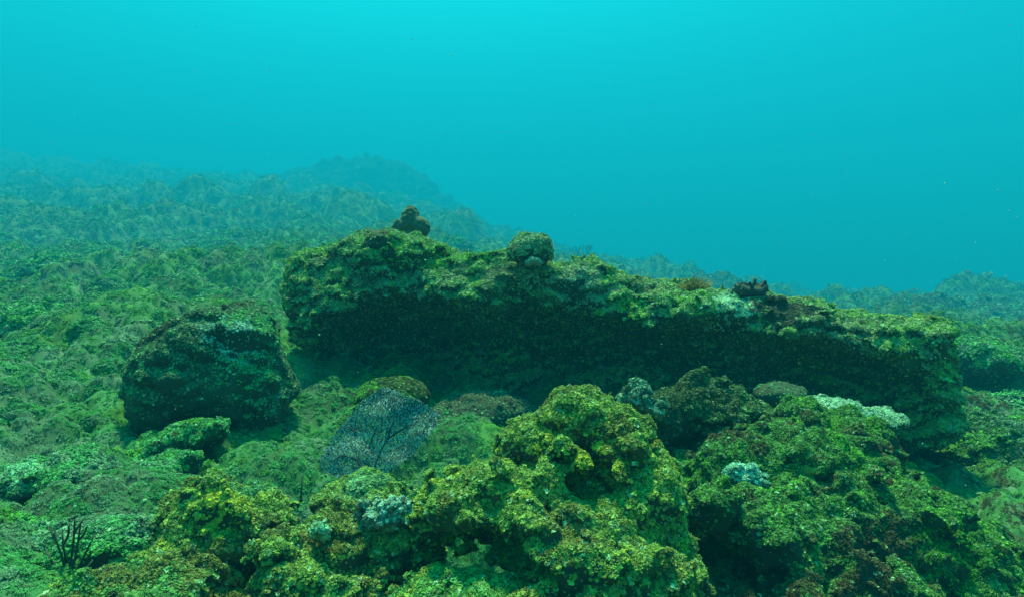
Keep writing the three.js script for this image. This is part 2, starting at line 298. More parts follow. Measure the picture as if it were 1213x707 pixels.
// ------------------------------------------------------------------ the seabed and its turf
{
  const az = [], A0 = 62 * Math.PI / 180;
  for (let a = -A0; a <= A0; a += 0.0032) az.push(a);
  for (let a = A0 + 0.05; a < 2 * Math.PI - A0 - 0.03; a += 0.07) az.push(a);
  const rad = []; for (let r = 0.12; r < 250; r *= r < 0.6 ? 1.05 : 1.0088) rad.push(r);
  const n = az.length, pos = new Float32Array(n * rad.length * 3), idx = [];
  rad.forEach((r, j) => az.forEach((a, i) => { const x = Math.sin(a) * r, z = -Math.cos(a) * r; pos.set([x, seabed(x, z), z], 3 * (j * n + i)); }));
  for (let j = 0; j < rad.length - 1; j++) for (let i = 0; i < n; i++) { const a = j * n + i, b = j * n + (i + 1) % n; idx.push(a, b, a + n, b, b + n, a + n); }
  const g = new THREE.BufferGeometry(); g.setAttribute('position', new THREE.BufferAttribute(pos, 3)); g.setIndex(idx); g.computeVertexNormals();
  const r = rng(3);
  paint(g, (p) => { const R = Math.hypot(p.x, p.z), c = growth(p, () => 0.5, PAL.slope), n = noise(p.x * 2, p.y * 2 + 40, p.z * 2) + 0.6 * noise(p.x * 7, 20, p.z * 7); const m = mixc(c, [0.045, 0.075, 0.035], clamp(0.35 + n * 0.8, 0, 0.85)); return [m[0] * 0.6, m[1] * 0.6, m[2] * 0.6]; });
  tag(put('seabed', g, rockMat, scene), 'rubbly green seabed rising to a slope on one side', 'seabed', null, 'structure');
  const list = [];
  for (let k = 0; k < 380000; k++) {
    const a = (r() * 2 - 1) * 0.83, R = Math.exp(Math.log(0.75) + Math.pow(r(), 1.1) * (Math.log(110) - Math.log(0.75))), x = Math.sin(a) * R, z = -Math.cos(a) * R;
    const patch = noise(x * 2.3 + 60, 1, z * 2.3) + 0.7 * noise(x * 7, 3, z * 7); if (patch < -0.8) continue;
    const bh = baseHeight(x, z), y = seabed(x, z, bh), e = 0.02, nx = seabed(x - e, z, bh) - seabed(x + e, z, bh), nz = seabed(x, z - e, bh) - seabed(x, z + e, bh), l = Math.hypot(nx, 2 * e, nz);
    const p = new THREE.Vector3(x, y, z), pal = x > 0.35 ? PAL.right : PAL.slope;
    list.push([x, y, z, nx / l + (r() - 0.5) * 0.5, 2 * e / l + 0.3, nz / l + (r() - 0.5) * 0.5, 0, ...growth(p, r, pal, 0.36), r() < 0.6 ? (r() < 0.5 ? 4 : 5) : r() < 0.4 ? (r() < 0.5 ? 1 : 3) : (r() < 0.5 ? 0 : 2), r()]);
    const q = list[list.length - 1]; q[6] = Math.min(0.3, Math.max(0.0045, R * 0.0026)) * (0.4 + 1.1 * r() * r() + 0.3 * r()) * (q[10] > 3 ? 3.2 : 1); const m = Math.hypot(q[3], q[4], q[5]); q[3] /= m; q[4] /= m; q[5] /= m;
  }
  turf(scene, list, V());
}

// ------------------------------------------------------------------ the long boulder and what grows on it
const LOGAXIS = [[392, 356, 2.95, 46, 66], [450, 362, 2.95, 70, 78], [540, 378, 2.9, 85, 80], [640, 392, 2.85, 85, 76], [725, 400, 2.8, 80, 76], [800, 412, 2.75, 80, 72], [880, 425, 2.7, 80, 68], [950, 436, 2.65, 76, 70], [1015, 448, 2.6, 70, 72], [1068, 456, 2.56, 50, 74]];
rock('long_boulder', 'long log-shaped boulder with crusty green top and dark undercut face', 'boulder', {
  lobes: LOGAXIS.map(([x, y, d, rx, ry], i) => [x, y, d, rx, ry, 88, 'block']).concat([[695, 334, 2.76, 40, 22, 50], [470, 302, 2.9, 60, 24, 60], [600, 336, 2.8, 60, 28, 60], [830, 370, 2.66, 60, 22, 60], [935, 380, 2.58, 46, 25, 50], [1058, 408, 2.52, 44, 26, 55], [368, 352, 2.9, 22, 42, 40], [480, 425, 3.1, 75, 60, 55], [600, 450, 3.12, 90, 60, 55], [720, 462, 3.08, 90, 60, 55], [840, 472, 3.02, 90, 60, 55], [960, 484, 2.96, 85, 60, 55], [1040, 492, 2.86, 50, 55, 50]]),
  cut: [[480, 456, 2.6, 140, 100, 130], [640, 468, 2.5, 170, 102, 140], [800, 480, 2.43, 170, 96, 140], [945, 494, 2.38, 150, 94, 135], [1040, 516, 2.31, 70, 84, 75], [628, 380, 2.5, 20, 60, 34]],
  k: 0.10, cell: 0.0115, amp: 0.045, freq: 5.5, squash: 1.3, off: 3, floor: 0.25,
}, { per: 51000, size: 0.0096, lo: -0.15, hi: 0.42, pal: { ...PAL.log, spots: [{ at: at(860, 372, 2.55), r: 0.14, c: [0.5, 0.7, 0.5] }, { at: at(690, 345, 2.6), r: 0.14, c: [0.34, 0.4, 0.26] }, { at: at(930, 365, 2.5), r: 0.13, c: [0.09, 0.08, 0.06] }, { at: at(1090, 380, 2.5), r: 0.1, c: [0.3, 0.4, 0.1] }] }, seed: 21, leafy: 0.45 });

// ------------------------------------------------------------------ left boulders
rock('rounded_boulder', 'big domed boulder with pale patch on its shoulder above mossy slabs', 'boulder', {
  lobes: [[248, 455, 2.15, 82, 84, 80], [218, 462, 2.1, 56, 72, 64], [298, 462, 2.12, 44, 64, 54], [262, 395, 2.15, 52, 32, 56]], cut: [[260, 540, 1.85, 120, 50, 50]],
  k: 0.08, cell: 0.0095, amp: 0.036, freq: 5, squash: 1.2, off: 9 },
{ per: 44880, size: 0.0066, lo: -0.05, hi: 0.5, pal: { ...PAL.grey, spots: [{ at: at(275, 402, 2.0), r: 0.085, c: [0.32, 0.56, 0.46] }] }, seed: 31, leafy: 0.4 });
rock('mossy_slab', 'tilted mossy slab lodged against the domed boulder', 'slab', { lobes: [[215, 522, 1.82, 62, 20, 45, 0, 15], [150, 555, 1.75, 52, 22, 45, 0]].map((l, i) => [...l.slice(0, 6), -18]), k: 0.05, cell: 0.0085, amp: 0.03, freq: 8, off: 2 }, { per: 47600, size: 0.0075, pal: { ...PAL.right, main: GREEN }, seed: 32, leafy: 0.5 });
rock('mossy_slab', 'low rounded mossy slab in front of the tilted slab', 'slab', { lobes: [[190, 560, 1.62, 52, 22, 45, -20], [110, 600, 1.5, 60, 22, 50, -22]], k: 0.05, cell: 0.0085, amp: 0.03, freq: 8, off: 5 }, { per: 47600, size: 0.0070, pal: PAL.slope, seed: 33, leafy: 0.5 });
rock('rock_ledge', 'dark faced ledge on the green slope beyond the domed boulder', 'ledge', { lobes: [[30, 385, 3.6, 70, 26, 60], [90, 372, 3.8, 40, 18, 40]], cut: [[40, 405, 3.2, 90, 20, 40]], k: 0.08, cell: 0.017, amp: 0.06, freq: 4, off: 12 }, { per: 15300, size: 0.0161, pal: PAL.slope, seed: 34 });
rock('rock_ledge', 'mossy ledge overhanging a dark crevice near the sea rod', 'ledge', { lobes: [[40, 572, 1.5, 95, 26, 60, -10]], cut: [[60, 612, 1.32, 110, 18, 40, -10]], k: 0.04, cell: 0.0085, amp: 0.03, freq: 7, off: 15 }, { per: 47600, size: 0.0075, pal: { ...PAL.slope, spots: [{ at: at(25, 556, 1.45), r: 0.05, c: [0.3, 0.6, 0.35] }] }, seed: 35 });
rock('low_rock', 'low mossy rock in front of the crevice near the sea rod', 'rock', { lobes: [[90, 665, 1.15, 95, 45, 60, -15], [20, 650, 1.2, 60, 30, 50]], k: 0.05, cell: 0.0075, amp: 0.026, freq: 8, off: 17 }, { per: 61200, size: 0.0064, pal: PAL.slope, seed: 36 });

// ------------------------------------------------------------------ foreground boulders
rock('knobbly_boulder', 'knobbly yellow-green boulder with a hollow under its top knob', 'boulder', {
  lobes: [[702, 505, 1.24, 62, 48, 55], [720, 640, 1.2, 105, 130, 100], [585, 605, 1.16, 92, 62, 80], [650, 540, 1.24, 60, 50, 60], [700, 690, 1.06, 120, 80, 70], [610, 745, 0.98, 160, 48, 60]],
  cut: [[690, 582, 1.06, 52, 28, 75], [668, 548, 1.1, 18, 16, 40], [545, 680, 1.0, 112, 32, 110, -4], [790, 520, 1.05, 20, 60, 30]],
  k: 0.03, cell: 0.0062, amp: 0.042, freq: 8.5, off: 20, craggy: 0.6 },
{ per: 88128, size: 0.0068, lo: -0.1, hi: 0.5, pal: { ...PAL.front, spots: [{ at: at(700, 545, 1.12), r: 0.05, c: YELLOW }] }, seed: 41, leafy: 0.6 });
rock('crusty_boulder', 'yellow topped crusty boulder with a dark triangular hole', 'boulder', {
  lobes: [[270, 628, 1.2, 78, 58, 65], [205, 695, 1.12, 62, 55, 60], [335, 690, 1.05, 52, 48, 55], [270, 735, 1.05, 120, 40, 60]],
  cut: [[290, 682, 1.0, 21, 32, 45, 20], [348, 625, 1.1, 10, 24, 40]], k: 0.03, cell: 0.0062, amp: 0.038, freq: 9, off: 24, craggy: 0.6 },
{ per: 88128, size: 0.0068, lo: -0.1, hi: 0.5, pal: { ...PAL.front, spots: [{ at: at(260, 605, 1.12), r: 0.055, c: YELLOW }, { at: at(290, 570, 1.2), r: 0.05, c: [0.12, 0.32, 0.14] }] }, seed: 42, leafy: 0.6 });
rock('mossy_mound', 'mossy mound at the foot of the sea fan', 'rock', { lobes: [[432, 600, 1.3, 66, 40, 60], [400, 665, 1.18, 60, 60, 60], [470, 640, 1.2, 60, 36, 60], [380, 730, 1.05, 90, 40, 50]], cut: [[545, 690, 1.0, 100, 30, 70]], k: 0.03, cell: 0.0066, amp: 0.036, freq: 9, off: 27, craggy: 0.6 },
  { per: 82253, size: 0.0068, lo: -0.1, hi: 0.5, pal: { ...PAL.front, high: [0.2, 0.36, 0.1], spots: [{ at: at(425, 565, 1.25), r: 0.05, c: [0.25, 0.45, 0.22] }] }, seed: 43, leafy: 0.6 });

rock('encrusted_rock', 'low encrusted rock in front of the yellow topped crusty boulder', 'rock', { lobes: [[165, 715, 0.98, 80, 42, 70], [90, 735, 0.95, 70, 36, 60]], k: 0.03, cell: 0.0062, amp: 0.03, freq: 10, off: 29, craggy: 0.6 }, { per: 77760, size: 0.0067, lo: -0.1, hi: 0.5, pal: { ...PAL.front, main: [0.14, 0.32, 0.08] }, seed: 44, leafy: 0.6 });
rock('mossy_ledge', 'low mossy ledge in front of the dark hollow under the knobbly boulder', 'ledge', { lobes: [[560, 722, 1.02, 95, 34, 60], [500, 728, 1.02, 60, 30, 50]], k: 0.03, cell: 0.0062, amp: 0.022, freq: 10, off: 48, craggy: 0.6 }, { per: 70000, size: 0.0066, lo: -0.2, hi: 0.4, pal: { ...PAL.front, main: [0.15, 0.36, 0.08] }, seed: 45, leafy: 0.6 });
// ------------------------------------------------------------------ right boulders
rock('peaked_rock', 'peaked dark mossy rock in front of the long boulder', 'rock', { lobes: [[824, 462, 1.86, 24, 28, 30], [868, 490, 1.86, 66, 32, 55, 20], [785, 486, 1.86, 56, 26, 50, -8], [830, 510, 1.9, 80, 40, 55]], cut: [[850, 520, 1.62, 75, 26, 50]], k: 0.05, cell: 0.0085, amp: 0.035, freq: 8, off: 31 }, { per: 51000, size: 0.0078, lo: -0.3, hi: 0.3, pal: { ...PAL.right, main: [0.09, 0.2, 0.06], low: [0.09, 0.12, 0.05] }, seed: 51, leafy: 0.6 });
rock('reef_outcrop', 'broad mossy outcrop sloping down with a deep black hole under its edge', 'outcrop', {
  lobes: [[935, 570, 1.6, 112, 70, 90], [1040, 650, 1.5, 150, 95, 110, 18], [1160, 720, 1.42, 130, 75, 110, 22], [905, 620, 1.38, 92, 40, 70, 8], [990, 530, 1.75, 80, 46, 60, 15], [835, 580, 1.72, 70, 46, 60], [1000, 730, 1.25, 130, 50, 60]],
  cut: [[882, 682, 1.2, 44, 58, 85, 8], [960, 700, 1.12, 60, 30, 30]], k: 0.05, cell: 0.0085, amp: 0.05, freq: 7, off: 34, craggy: 0.6 },
{ per: 64600, size: 0.0070, lo: -0.05, hi: 0.5, pal: { ...PAL.right, spots: [{ at: at(1120, 660, 1.35), r: 0.1, c: [0.06, 0.22, 0.02] }] }, seed: 52, leafy: 0.65 });
rock('pale_coral_rock', 'pale flat coral rock tucked under the long boulder', 'coral', { lobes: [[985, 490, 2.1, 40, 20, 40], [1035, 498, 2.1, 38, 14, 36]], k: 0.04, cell: 0.0085, amp: 0.02, freq: 11, off: 37 }, { per: 54400, size: 0.0070, pal: PAL.pale, seed: 53, leafy: 0.2 });
rock('smooth_rock', 'small smooth grey rock beside the pale flat coral', 'rock', { lobes: [[925, 468, 2.2, 30, 16, 30]], k: 0.03, cell: 0.009, amp: 0.012, freq: 9, off: 38 }, { per: 10200, size: 0.0058, pal: PAL.grey, seed: 54 });
rock('sloping_rock', 'green sloping rock beyond the end of the long boulder', 'rock', { lobes: [[1185, 545, 2.7, 85, 55, 90, 22]], k: 0.06, cell: 0.014, amp: 0.05, freq: 5, off: 40 }, { per: 23800, size: 0.0115, pal: { ...PAL.slope, main: [0.07, 0.19, 0.08] }, seed: 55 });
rock('flat_topped_rock', 'hazy flat topped rock beyond the end of the long boulder', 'rock', { lobes: [[1155, 425, 4.2, 52, 26, 60, 12]], cut: [[1180, 455, 3.8, 60, 20, 40]], k: 0.06, cell: 0.02, amp: 0.05, freq: 4, off: 41 }, { per: 11900, size: 0.0185, pal: PAL.slope, seed: 56 });
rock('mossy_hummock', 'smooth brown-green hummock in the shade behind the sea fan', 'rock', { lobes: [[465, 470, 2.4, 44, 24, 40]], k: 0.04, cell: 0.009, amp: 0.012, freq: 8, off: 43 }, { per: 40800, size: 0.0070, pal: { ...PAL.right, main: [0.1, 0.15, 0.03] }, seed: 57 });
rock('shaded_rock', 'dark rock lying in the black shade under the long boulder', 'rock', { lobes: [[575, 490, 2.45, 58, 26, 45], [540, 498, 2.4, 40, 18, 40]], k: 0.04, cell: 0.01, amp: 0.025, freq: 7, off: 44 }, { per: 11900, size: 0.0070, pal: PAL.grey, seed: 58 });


// ------------------------------------------------------------------ growths on and round the long boulder
const caster = new THREE.Raycaster();
function hit(px, py, root) { // where the line of sight through a photo pixel meets a rock built above
  scene.updateMatrixWorld(true); const p = at(px, py, 1); caster.set(new THREE.Vector3(0, EYE, 0), p.sub(new THREE.Vector3(0, EYE, 0)).normalize());
  const h = caster.intersectObject(root.children[0], false)[0]; return h && { p: h.point, d: -h.point.z, n: h.face.normal.clone() };
}
const longBoulder = scene.getObjectByName('long_boulder');
const tube = (pts, r0, r1, seg = 10, sides = 6) => { // a tapered branch with a rounded tip
  const c = new THREE.CatmullRomCurve3(pts), g = new THREE.TubeGeometry(c, seg, 1, sides, false), P = g.attributes.position, q = V();
  for (let i = 0; i <= seg; i++) { const t = i / seg; c.getPointAt(t, q); const r = (r0 + (r1 - r0) * t) * (i === seg ? 0.3 : 1); for (let j = 0; j <= sides; j++) { const k = i * (sides + 1) + j; P.setXYZ(k, q.x + (P.getX(k) - q.x) * r, q.y + (P.getY(k) - q.y) * r, q.z + (P.getZ(k) - q.z) * r); } }
  g.computeVertexNormals(); return g;
};
rock('coral_head', 'knob shaped coral head standing up from the long boulder', 'coral head', { lobes: [[629, 297, 2.58, 26, 20, 27], [627, 326, 2.64, 13, 28, 18]], k: 0.03, cell: 0.006, amp: 0.014, freq: 14, off: 60, floor: 3 }, { per: 60000, size: 0.008, lo: -0.45, hi: 0.2, pal: { ...PAL.log, main: [0.3, 0.4, 0.22], pale: 0.35 }, seed: 61, leafy: 0.3 });
rock('pale_nub', 'small pale coral nub on the front of the knob shaped head', 'coral', { lobes: [[632, 309, 2.49, 8, 5, 7], [626, 312, 2.49, 5, 4, 6], [638, 312, 2.495, 5, 4, 6]], k: 0.01, cell: 0.003, amp: 0.004, freq: 40, off: 61, floor: 3 }, { per: 20000, size: 0.005, pal: PAL.pale, seed: 62, leafy: 0.2, skin: () => [0.25, 0.24, 0.2] });
rock('dark_sponge', 'dark lumpy sponge on the crest near the vase sponge', 'sponge', { lobes: [[449, 286, 2.72, 17, 14, 18], [440, 292, 2.72, 12, 12, 14]], k: 0.02, cell: 0.006, amp: 0.01, freq: 14, off: 63, floor: 3 }, { per: 8000, size: 0.007, pal: PAL.log, seed: 63, skin: () => [0.05, 0.045, 0.035] });
{ // vase sponge: a tall ear between two rounder lobes
  const skin = flat(0.07, 0.085, 0.055), spots = [[484, 263, 12, 21], [476, 270, 12, 12], [495, 270, 14, 13]];
  const base = at(484, 278, 3.42), t = thing('vase_sponge', 'brown sponge with a tall ear between two rounder lobes', 'sponge', base);
  for (const [px, py, rx, ry] of spots) {
    const L = lobe([px, py, 3.4, rx, ry, 11, px < 480 ? -28 : px > 490 ? 24 : 8]);
    const lo = L.c.clone().subScalar(L.R * 1.3), hi = L.c.clone().addScalar(L.R * 1.3);
    const g = isoMesh((x, y, z) => ell(L, x, y, z) - 0.010 * noise(x * 14 + 3, y * 14, z * 14) - 0.008 * noise(x * 45, y * 45, z * 45), lo, hi, 0.0045);
    g.translate(-base.x, -base.y, -base.z); put('sponge_lobe', g, skin, t);
  }
  const foot = lobe([485, 284, 3.4, 16, 16, 12]), g = isoMesh((x, y, z) => ell(foot, x, y, z), foot.c.clone().subScalar(0.08), foot.c.clone().addScalar(0.08), 0.006); g.translate(-base.x, -base.y, -base.z); put('foot', g, skin, t);
}
function frondBush(name, label, category, root, count, len, mat, seed, spreadOut, thick) {
  const t = thing(name, label, category, root), r = rng(seed), g = [];
  for (let k = 0; k < count; k++) {
    const a = r() * 6.283, o = spreadOut * Math.sqrt(r()), l = len * (0.6 + 0.5 * r()), b = new THREE.Vector3(Math.cos(a) * o * 0.35 * len, -0.01, Math.sin(a) * o * 0.35 * len), e = new THREE.Vector3(Math.cos(a) * o, 1 - 0.35 * o, Math.sin(a) * o).normalize().multiplyScalar(l).add(b);
    const m = b.clone().lerp(e, 0.55).add(new THREE.Vector3((r() - 0.5) * len * 0.2, len * 0.05, (r() - 0.5) * len * 0.2)); g.push(tube([b, m, e], thick, thick * 0.4, 5, 4));
    for (let q = 0; q < 3; q++) { const s = b.clone().lerp(e, 0.35 + 0.5 * r()), f = s.clone().add(new THREE.Vector3((r() - 0.5), 0.4 * r(), (r() - 0.5)).multiplyScalar(l * 0.4)); g.push(tube([s, s.clone().lerp(f, 0.5).add(new THREE.Vector3(0, l * 0.04, 0)), f], thick * 0.7, thick * 0.3, 3, 3)); }
  }
  const m = put('fronds', mergeGeometries(g), mat, t); m.userData.kind = 'stuff'; return t;
}
frondBush('algae_bush', 'fuzzy yellow-brown algae bush on the crest of the long boulder', 'algae', at(823, 343, 2.6), 150, 0.07, flat(0.2, 0.16, 0.05), 71, 1.1, 0.0016);
{ // dark finger coral
  const r = rng(72), L = [[878, 345, 2.6, 11, 8, 12], [893, 346, 2.6, 14, 7, 12]];
  for (let k = 0; k < 26; k++) L.push([868 + 40 * r(), 338 + 7 * r(), 2.56 + 0.09 * r(), 2.4, 5 + 3 * r(), 2.4, (r() - 0.5) * 70]);
  L.push([894, 335, 2.6, 2.4, 6, 2.4, 10], [903, 338, 2.6, 5, 2.4, 2.6, -30], [906, 335, 2.6, 2.2, 4, 2.2, 20]);
  rock('finger_coral', 'dark knobbly finger coral on the crest beside the algae bush', 'coral', { lobes: L, k: 0.006, cell: 0.0032, amp: 0.004, freq: 40, off: 66, floor: 3 }, { per: 9000, size: 0.004, pal: PAL.grey, seed: 73, skin: () => [0.05, 0.045, 0.055] });
}
for (const [px, py, w, h, l] of [[715, 434, 9, 4, 'small pale crust with a tail on the shaded face of the long boulder'], [572, 417, 7, 3.5, 'small pale crust on the shaded face of the long boulder above a pale speck'], [573, 430, 3, 5, 'tiny upright pale speck on the shaded face of the long boulder']]) {
  const h0 = hit(px, py, longBoulder); if (!h0) continue; const d = h0.d - 0.006;
  rock('pale_crust', l, 'sponge', { lobes: [[px - w * 0.4, py, d, w * 0.6, h, 5], [px + w * 0.5, py + h * 0.6, d, w * 0.5, h * 0.6, 4, 12]], k: 0.008, cell: 0.0025, amp: 0.003, freq: 50, off: px, floor: 3 }, { per: 10, size: 0.004, pal: PAL.pale, seed: px, skin: () => [0.17, 0.17, 0.14] });
}

// ------------------------------------------------------------------ pale corals, sponges and fans
function knobCoral(name, label, spots, d, seed, pal, dark) {
  const r = rng(seed), L = []; for (const [px, py, w, h] of spots) { L.push([px, py + h * 0.3, d, w, h, w]); for (let k = 0; k < w * 0.9; k++) { const a = r() * 6.283, q = Math.sqrt(r()); L.push([px + Math.cos(a) * w * q, py + Math.sin(a) * h * q * 0.8 - h * 0.1, d - 0.03 * (1 - q) - 0.012 * r(), 4 + 3.5 * r(), 3.5 + 3 * r(), 5]); } }
  return rock(name, label, 'coral', { lobes: L, k: 0.008, cell: 0.0042, amp: 0.014, freq: 26, off: seed, floor: 3 }, { per: 60000, size: 0.0065, lo: -0.3, hi: 0.5, pal, seed, leafy: 0.3, skin: (p) => mixc(dark.map((v) => v * 0.6), pal.main.map((v) => v * 0.62), clamp(0.5 + 1.2 * noise(p.x * 60, p.y * 60, p.z * 60), 0, 1)) });
}
knobCoral('knob_coral', 'pale bluish knobbly coral on the mossy mound', [[458, 606, 30, 17], [442, 614, 18, 14], [484, 604, 14, 14]], 1.15, 81, { ...PAL.pale, main: [0.26, 0.4, 0.34], high: [0.4, 0.56, 0.54], low: [0.14, 0.2, 0.16] }, [0.08, 0.09, 0.1]);
knobCoral('knob_coral', 'bright mint knobbly coral on the broad outcrop', [[884, 558, 20, 14], [898, 574, 14, 12]], 1.47, 82, { ...PAL.pale, main: [0.22, 0.46, 0.36], high: [0.4, 0.72, 0.62], low: [0.1, 0.2, 0.14] }, [0.08, 0.1, 0.1]);
knobCoral('knob_coral', 'small mint knobbly coral on the crusty rock beside the hole', [[380, 628, 11, 9]], 1.1, 83, { ...PAL.pale, main: [0.25, 0.6, 0.4] }, [0.12, 0.2, 0.14]);
knobCoral('knob_coral', 'blue-grey knobbly coral behind the top knob of the yellow-green boulder', [[752, 470, 22, 15], [775, 485, 14, 14]], 1.34, 84, { ...PAL.pale, main: [0.14, 0.28, 0.2], high: [0.24, 0.42, 0.34], low: [0.1, 0.16, 0.1], pale: 0.15 }, [0.08, 0.12, 0.12]);
{ const c = [0.2, 0.17, 0.03]; rock('branching_sponge', 'small yellow branching sponge on the broad outcrop', 'sponge', { lobes: [[958, 566, 1.45, 5, 10, 5, 25], [968, 556, 1.44, 10, 4.5, 5, -28], [978, 552, 1.44, 6, 4, 5, -20], [956, 556, 1.45, 4, 6, 4], [952, 576, 1.46, 6, 8, 6]], k: 0.008, cell: 0.003, amp: 0.003, freq: 50, off: 88, floor: 3 }, { per: 5000, size: 0.004, pal: PAL.front, seed: 88, skin: () => c }); }

{ // sea fan: ribs and a lattice in one slightly curved sheet
  const D = 1.72, outline = [[368, 578], [374, 548], [396, 512], [428, 474], [452, 457], [470, 462], [492, 471], [524, 489], [514, 512], [492, 536], [468, 556], [446, 566], [420, 566], [398, 572], [384, 590]];
  const hub = [438, 574], place = (x, y) => at(x, y, D + (hub[1] - y) * 0.0009 + 0.00001 * (x - hub[0]) ** 2 + 0.012 * noise(x * 0.03, y * 0.03, 3));
  const inside = (x, y) => { let c = false; for (let i = 0, j = outline.length - 1; i < outline.length; j = i++) { const [a, b] = outline[i], [e, f] = outline[j]; if ((b > y) !== (f > y) && x < (e - a) * (y - b) / (f - b) + a) c = !c; } return c; };
  const root = place(...hub); root.y -= 0.03; const t = thing('sea_fan', 'dark purple-grey lattice sea fan standing behind the mossy mound', 'sea fan', root), r = rng(90);
  const w = (x, y) => place(x, y).sub(root), rib = [0.035, 0.03, 0.04];
  // lattice: jittered rows along rays from the hub
  const pos = [], col = [], add = (a, b, th, c) => {
    const ax = b.clone().sub(a).normalize(), s = V().crossVectors(ax, new THREE.Vector3(0, 0, 1)).normalize(), u = V().crossVectors(ax, s), ring = [0, 1, 2].map((k) => s.clone().multiplyScalar(Math.cos(k * 2.094) * th).addScaledVector(u, Math.sin(k * 2.094) * th));
    for (let k = 0; k < 3; k++) { const p = ring[k], q = ring[(k + 1) % 3]; for (const v of [a.clone().add(p), a.clone().add(q), b.clone().add(q), a.clone().add(p), b.clone().add(q), b.clone().add(p)]) { pos.push(v.x, v.y, v.z); col.push(...c); } }
  };
  const node = {}, key = (i, j) => i * 1000 + j;
  for (let j = 0; j < 72; j++) for (let i = 0; i < 108; i++) {
    const x = 360 + i * 1.7 + (j % 2) * 0.85 + (r() - 0.5) * 1.3, y = 452 + j * 2.0 + (r() - 0.5) * 1.4, ex = 2.5 * noise(x * 0.09, y * 0.09, 0), ok = inside(x + ex, y + ex) && inside(x, y);
    if (ok) node[key(i, j)] = w(x, y);
  }
  for (let j = 0; j < 72; j++) for (let i = 0; i < 108; i++) {
    const a = node[key(i, j)]; if (!a) continue;
    for (const [di, dj, pr] of [[1, 0, 0.5], [j % 2, 1, 0.85], [(j % 2) - 1, 1, 0.85]]) { const b = node[key(i + di, j + dj)]; if (!b || r() > pr) continue; const l = r(), c = l < 0.25 ? [0.4, 0.5, 0.5] : l < 0.6 ? [0.2, 0.25, 0.27] : [0.07, 0.075, 0.1]; add(a, b, 0.0008 + 0.0006 * r(), c); }
  }
  const g = new THREE.BufferGeometry(); g.setAttribute('position', new THREE.Float32BufferAttribute(pos, 3)); g.setAttribute('color', new THREE.Float32BufferAttribute(col, 3)); g.computeVertexNormals();
  put('lattice', g, rockMat, t).userData.kind = 'stuff';
  const ribMat = flat(...rib);
  for (const path of [[[438, 572], [424, 545], [420, 512], [424, 480]], [[438, 572], [446, 545], [458, 520], [468, 492]], [[438, 572], [434, 552], [437, 530], [446, 505]], [[424, 545], [404, 540], [388, 552]], [[458, 520], [482, 505], [504, 496]], [[421, 512], [412, 505], [405, 512]], [[438, 570], [410, 568], [385, 575]]]) put('branch', tube(path.map(([x, y]) => w(x, y)), 0.0032, 0.001, 14, 6), ribMat, t);
  put('stalk', tube([w(438, 574), w(438, 582), w(440, 596)], 0.006, 0.007, 5, 8), ribMat, t);
}
function rods(name, label, list, d, r0, mat, group) { // upright finger-like rods from one foot
  const [fx, fy] = list[0][0], root = at(fx, fy, d), t = thing(name, label, 'gorgonian', root, group), r = rng(fx);
  for (const path of list) put('branch', tube(path.map(([x, y], i) => at(x, y, d + (r() - 0.5) * 0.02 * i).sub(root)), r0, r0 * 0.6, 12, 7), mat, t);
  put('foot', new THREE.SphereGeometry(r0 * 2, 10, 8), mat, t); return t;
}
const rodMat = flat(0.03, 0.045, 0.035);
rods('sea_rod', 'dark sea rod with upright fingers on the low mossy rock', [[[78, 692], [74, 665], [66, 640], [63, 622]], [[78, 692], [78, 668], [74, 645], [73, 628]], [[78, 692], [84, 660], [87, 632], [88, 614]], [[80, 690], [88, 662], [92, 640], [95, 618]], [[78, 692], [68, 674], [58, 660], [53, 648]], [[80, 692], [92, 672], [102, 652], [108, 640]], [[80, 692], [95, 678], [106, 668], [112, 656]], [[66, 640], [60, 630], [59, 620]], [[87, 632], [93, 622], [100, 612]], [[74, 645], [80, 634], [81, 622]], [[78, 692], [62, 680], [48, 668]], [[92, 640], [99, 632], [103, 622]]], 1.06, 0.0022, rodMat);
rods('sea_rod', 'short single dark rod beside the crusty boulder', [[[356, 592], [357, 578], [358, 562]]], 1.3, 0.0022, rodMat);

// ------------------------------------------------------------------ far rocks, mounds and gorgonians in the haze
rock('reef_mound', 'broad dim mound on the hazy skyline', 'mound', { lobes: [[430, 240, 90, 95, 48, 90], [350, 246, 90, 70, 34, 60], [500, 266, 86, 60, 36, 60]], k: 2.1, cell: 0.42, amp: 1.3, freq: 0.3, off: 100, floor: 1 }, { per: 60, size: 0.16, pal: PAL.grey, seed: 101 });
rock('reef_mound', 'low dim mound trailing off beyond the knob shaped coral head', 'mound', { lobes: [[580, 304, 72, 75, 34, 60], [665, 334, 64, 55, 32, 50]], k: 1.4, cell: 0.33, amp: 1.0, freq: 0.38, off: 103, floor: 1 }, { per: 80, size: 0.13, pal: PAL.grey, seed: 102 });
rock('reef_mound', 'small dim mound beyond the algae bush', 'mound', { lobes: [[845, 350, 30, 46, 28, 40]], k: 0.6, cell: 0.18, amp: 0.6, freq: 0.5, off: 105, floor: 0.8 }, { per: 150, size: 0.09, pal: PAL.grey, seed: 103 });
rock('reef_mound', 'dim flat mound on the blue skyline beyond the end of the long boulder', 'mound', { lobes: [[1085, 370, 20, 52, 22, 50], [1040, 376, 20, 40, 16, 40]], k: 0.4, cell: 0.1, amp: 0.3, freq: 1.0, off: 107, floor: 0.6 }, { per: 250, size: 0.07, pal: PAL.grey, seed: 104 });
rock('reef_mound', 'low dim mound on the blue skyline next to the flat one', 'mound', { lobes: [[1180, 376, 20, 70, 20, 50]], k: 0.4, cell: 0.1, amp: 0.3, freq: 1.0, off: 109, floor: 0.6 }, { per: 250, size: 0.07, pal: PAL.grey, seed: 105 });
